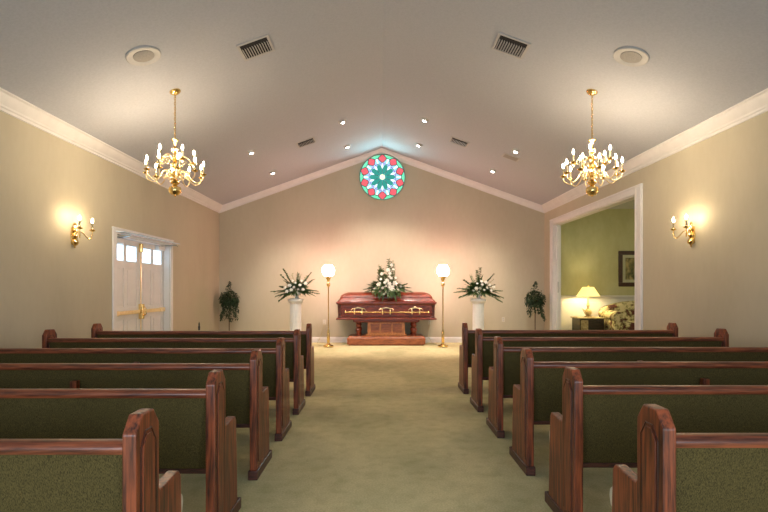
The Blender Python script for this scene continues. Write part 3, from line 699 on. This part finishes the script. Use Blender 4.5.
# ------------------------------------------------------------------ sconces
def sconce(x, y, z, s, label):
    """s = +1 when the wall is on the left (sconce faces +x)"""
    t = empty('wall_sconce', (x, y, z)); tag(t, label, 'wall sconce', 'brass wall sconces')
    MB().lathe([(.002, -.165), (.012, -.155), (.008, -.142), (.016, -.132), (.038, -.115), (.045, -.095), (.036, -.07), (.02, -.05), (.03, -.035), (.036, -.015), (.02, .01), (.014, .03), (.026, .055), (.016, .08), (.012, .11), (.020, .125), (.006, .15)], 16, (s*.03, 0, 0)).build('back_stem', M['brass'], t, smooth=True)
    MB().stack([(-.11, .010, .03, .003), (.0, .010, .045, .003), (.09, .010, .03, .003)], (s*.010, 0)).build('back_plate', M['brass'], t, bevel=.004)
    for q in (-1, 1):
        pts = [(s*.04, q*.01, .02), (s*.07, q*.03, .045), (s*.10, q*.05, .03), (s*.13, q*.075, -.02), (s*.15, q*.10, -.045), (s*.165, q*.125, -.03), (s*.17, q*.135, .02), (s*.17, q*.135, .055)]
        a = MB().tube(pts, .006, 7).build('arm', M['brass'], t, smooth=True)
        candle_set(a, (s*.17, q*.135, .07), sb_me, .075)
sconce(XL, 6.29, 1.93, 1, 'brass two-arm candle sconce on the left wall, beside the double door')
sconce(XR, 6.32, 1.945, -1, 'brass two-arm candle sconce on the right wall, beside the wide opening')

# ------------------------------------------------------------------ ceiling fixtures
def tilt(x): return (0, -TILT if x < RX else TILT, 0)
def spot(x, y, label, tx, ty, tz, power):
    t = empty('recessed_light', (x, y, ceil_z(x)), tilt(x)); tag(t, label, 'recessed light', 'recessed ceiling spotlights')
    m = MB(); vs = []
    m.lathe([(.085, .0), (.085, -.006), (.070, -.010), (.060, -.004), (.055, .0)], 24).build('trim_ring', M['ventwhite'], t, smooth=True)
    MB().lathe([(.054, 0.0), (.052, -.014), (.042, -.03), (.036, -.034)], 20).build('eyeball', M['ventwhite'], t, smooth=True)
    MB().lathe([(.034, -.034), (.030, -.040), (.01, -.043)], 16).build('lens', M['spotlens'], t, smooth=True)
    l = bpy.data.lights.new('spot_beam', 'SPOT'); l.energy = power; l.spot_size = math.radians(75); l.spot_blend = .8; l.color = (1, .90, .76); l.shadow_soft_size = .04
    o = bpy.data.objects.new('spot_beam', l); COL.objects.link(o); p = Vector((x, y, ceil_z(x)-.10)); o.location = p
    o.rotation_euler = (Vector((tx, ty, tz))-p).to_track_quat('-Z', 'Y').to_euler()
for x, y, tx, lb in ((-.68, 9.23, 0, 'recessed spotlight left of the ridge, nearer the camera'), (-.70, 10.83, 0, 'recessed spotlight left of the ridge, close above the rose window'),
                 (-2.30, 9.12, -1.8, 'recessed spotlight low on the left slope, nearer the camera'), (-2.27, 10.78, -1.8, 'recessed spotlight low on the left slope, nearer the back wall'),
                 (.80, 9.11, .3, 'recessed spotlight right of the ridge, nearer the camera'), (.81, 10.68, .3, 'recessed spotlight right of the ridge, close above the rose window'),
                 (2.40, 9.03, 2.1, 'recessed spotlight low on the right slope, nearer the camera'), (2.35, 10.63, 2.1, 'recessed spotlight low on the right slope, nearer the back wall')):
    spot(x, y, lb, tx, 11.4, .6, SPOT)
def vent(x, y, wx, wy, label, rz=0):
    t = empty('ceiling_vent', (x, y, ceil_z(x)), tilt(x)); tag(t, label, 'air vent', 'ceiling air vents')
    m = MB(); e = .03
    for a, b, c, d in ((-wx, wx, -wy, -wy+e), (-wx, wx, wy-e, wy), (-wx, -wx+e, -wy+e, wy-e), (wx-e, wx, -wy+e, wy-e)): m.box(a, b, c, d, -.012, 0)
    m.build('frame', M['ventwhite'], t, bevel=.003)
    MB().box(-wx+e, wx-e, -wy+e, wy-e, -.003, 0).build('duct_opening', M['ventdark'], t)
    m = MB(); n = 11; mat_ = M['ventwhite']
    for k in range(n):
        xx = -wx+e+(2*wx-2*e)*(k+.5)/n
        m.prism([(xx-.007, -.004), (xx-.005, -.003), (xx+.007, -.018), (xx+.005, -.019)], -wy+e+.085*(wy/.19), wy-e, 'y')
    m.build('louvres', mat_, t)
vent(-1.42, 5.86, .19, .19, 'large louvred ceiling vent on the left slope, nearer the camera')
vent(1.49, 5.83, .19, .19, 'large louvred ceiling vent on the right slope, nearer the camera')
vent(-1.40, 9.68, .18, .17, 'far louvred ceiling vent on the left slope, among the spotlights')
vent(1.49, 9.64, .18, .17, 'far louvred ceiling vent on the right slope, nearer the ridge')
t = empty('return_grille', (2.42, 9.48, ceil_z(2.42)), tilt(2.42)); tag(t, 'faint pale flat grille on the right ceiling slope, beside a spotlight', 'air vent')
MB().box(-.16, .16, -.12, .12, -.008, 0).build('frame', M['ventwhite'], t, bevel=.003)
MB().box(-.13, .13, -.09, .09, -.010, -.008).build('mesh_panel', M['grille'], t)
for x, y, lb in ((-2.43, 5.26, 'round flush ceiling speaker on the left slope'), (2.57, 5.24, 'round flush ceiling speaker on the right slope')):
    t = empty('ceiling_speaker', (x, y, ceil_z(x)), tilt(x)); tag(t, lb, 'speaker', 'ceiling speakers')
    MB().lathe([(.175, 0), (.175, -.010), (.165, -.016), (.115, -.012), (.105, -.006)], 40).build('trim_ring', M['ventwhite'], t, smooth=True)
    MB().lathe([(.105, -.002), (.104, -.012), (.06, -.016), (.01, -.017)], 32).build('grille', M['grille'], t, smooth=True)

# ------------------------------------------------------------------ side parlour furniture
tb = empty('end_table', (4.95, 12.2, 0)); tag(tb, 'dark end table with gilt front panel beside the floral sofa', 'table')
MB().box(-.31, .31, -.28, .28, .56, .59).build('tabletop', M['gilt'], tb, bevel=.005)
bx = MB().box(-.28, .28, -.25, .25, .20, .56).build('cabinet', M['tabledark'], tb, bevel=.004)
MB().box(-.26, -.09, -.257, -.25, .24, .53).build('gilt_panel', M['gilt'], bx, bevel=.002)
MB().box(-.05, .26, -.257, -.25, .24, .53).build('cabinet_door', M['tabledark'], bx, bevel=.004)
for sx in (-1, 1):
    for sy in (-1, 1): MB().box(sx*.25-.025, sx*.25+.025, sy*.22-.025, sy*.22+.025, 0, .20).build('leg', M['tabledark'], tb, bevel=.003)
lp = empty('table_lamp', (4.96, 12.2, .59)); tag(lp, 'lit table lamp with pale cone shade and ornate base on the end table', 'table lamp')
MB().lathe([(.09, 0), (.09, .02), (.05, .03), (.06, .06), (.085, .10), (.07, .16), (.03, .20), (.025, .24), (.04, .27), (.03, .31), (.015, .34), (.012, .50)], 16).build('lamp_base', M['gilt'], lp, smooth=True)
MB().tube([(-.02, -.03, .08), (-.10, -.05, .16), (-.16, -.05, .21), (-.12, -.05, .13), (-.08, -.05, .07)], .012, 6).build('base_ornament', M['gilt'], lp, smooth=True)
m = MB(); n = 32; vs = []; fs = []
for r, z in ((.265, .495), (.20, .60), (.125, .715), (.121, .715), (.196, .60), (.260, .497)):
    for k in range(n): a = 2*PI*k/n; vs.append((r*math.cos(a), r*math.sin(a), z))
for i in range(6):
    for k in range(n): fs.append((i*n+k, i*n+(k+1) % n, ((i+1) % 6)*n+(k+1) % n, ((i+1) % 6)*n+k))
m.add(vs, fs); m.build('lamp_shade', M['shade'], lp, smooth=True)
MB().lathe([(.004, .70), (.006, .73), (.014, .745), (.003, .77)], 8).build('finial', M['brass'], lp, smooth=True)
MB().lathe([(.01, .50), (.03, .54), (.035, .58), (.015, .62)], 12).build('bulb', mat('lamp_bulb', (1, 1, 1), emit=(1, .80, .42), es=350), lp, smooth=True)
MB().tube([(0, 0, .50), (0, 0, .71)], .003, 6).build('harp', M['brass'], lp)

sf = empty('sofa', (6.35, 12.0, 0)); tag(sf, 'floral tapestry sofa with rolled arms and arched back in the side parlour', 'sofa')
m = MB(); n = 16; pts = []
for k in range(n+1):
    u = k/n; pts.append((-.98+1.96*u, .78+.20*math.sin(PI*u)**.7))
m.prism([(-.98, .30)]+pts+[(.98, .30)], .36, .58, 'y'); m.build('backrest', M['tapestry'], sf, bevel=.05)
MB().box(-.95, .95, -.42, .58, .12, .32).build('seat_frame', M['tapestry'], sf, bevel=.02)
for k in range(2): MB().box(-.80+.80*k+.005, .80*k-.005, -.40, .38, .32, .50).build('seat_cushion', M['tapestry'], sf, bevel=.04)
for sx in (-1, 1):
    a = MB().box(min(sx*.80, sx*1.02), max(sx*.80, sx*1.02), -.40, .40, .12, .62).build('arm', M['tapestry'], sf, bevel=.03)
    MB().tube([(sx*.94, -.42, .62), (sx*.94, .42, .66)], .12, 16).build('arm_roll', M['tapestry'], a, smooth=True)
for sx in (-1, 1):
    for sy in (-.34, .5): MB().lathe([(.02, 0), (.035, .08), (.03, .12)], 10, (sx*.88, sy, 0)).build('leg', M['tabledark'], sf, smooth=True)

pc = empty('framed_painting', (6.42, SY, 1.76)); tag(pc, 'dark framed landscape painting on the green parlour wall', 'painting')
W, H = .52, .44; m = MB(); e = .10
for a, b, c, d in ((-W, W, -H, -H+e), (-W, W, H-e, H), (-W, -W+e, -H+e, H-e), (W-e, W, -H+e, H-e)): m.box(a, b, -.035, 0, c, d)
m.build('frame', M['frame'], pc, bevel=.012)
m = MB()
for a, b, c, d in ((-W+e-.002, W-e+.002, -H+e-.002, -H+e+.07), (-W+e-.002, W-e+.002, H-e-.07, H-e+.002), (-W+e-.002, -W+e+.07, -H+e+.07, H-e-.07), (W-e-.07, W-e+.002, -H+e+.07, H-e-.07)): m.box(a, b, -.018, -.012, c, d)
m.build('mount', M['mount'], pc)
MB().box(-W+e+.06, W-e-.06, -.012, -.004, -H+e+.06, H-e-.06).build('canvas', M['painting'], pc)
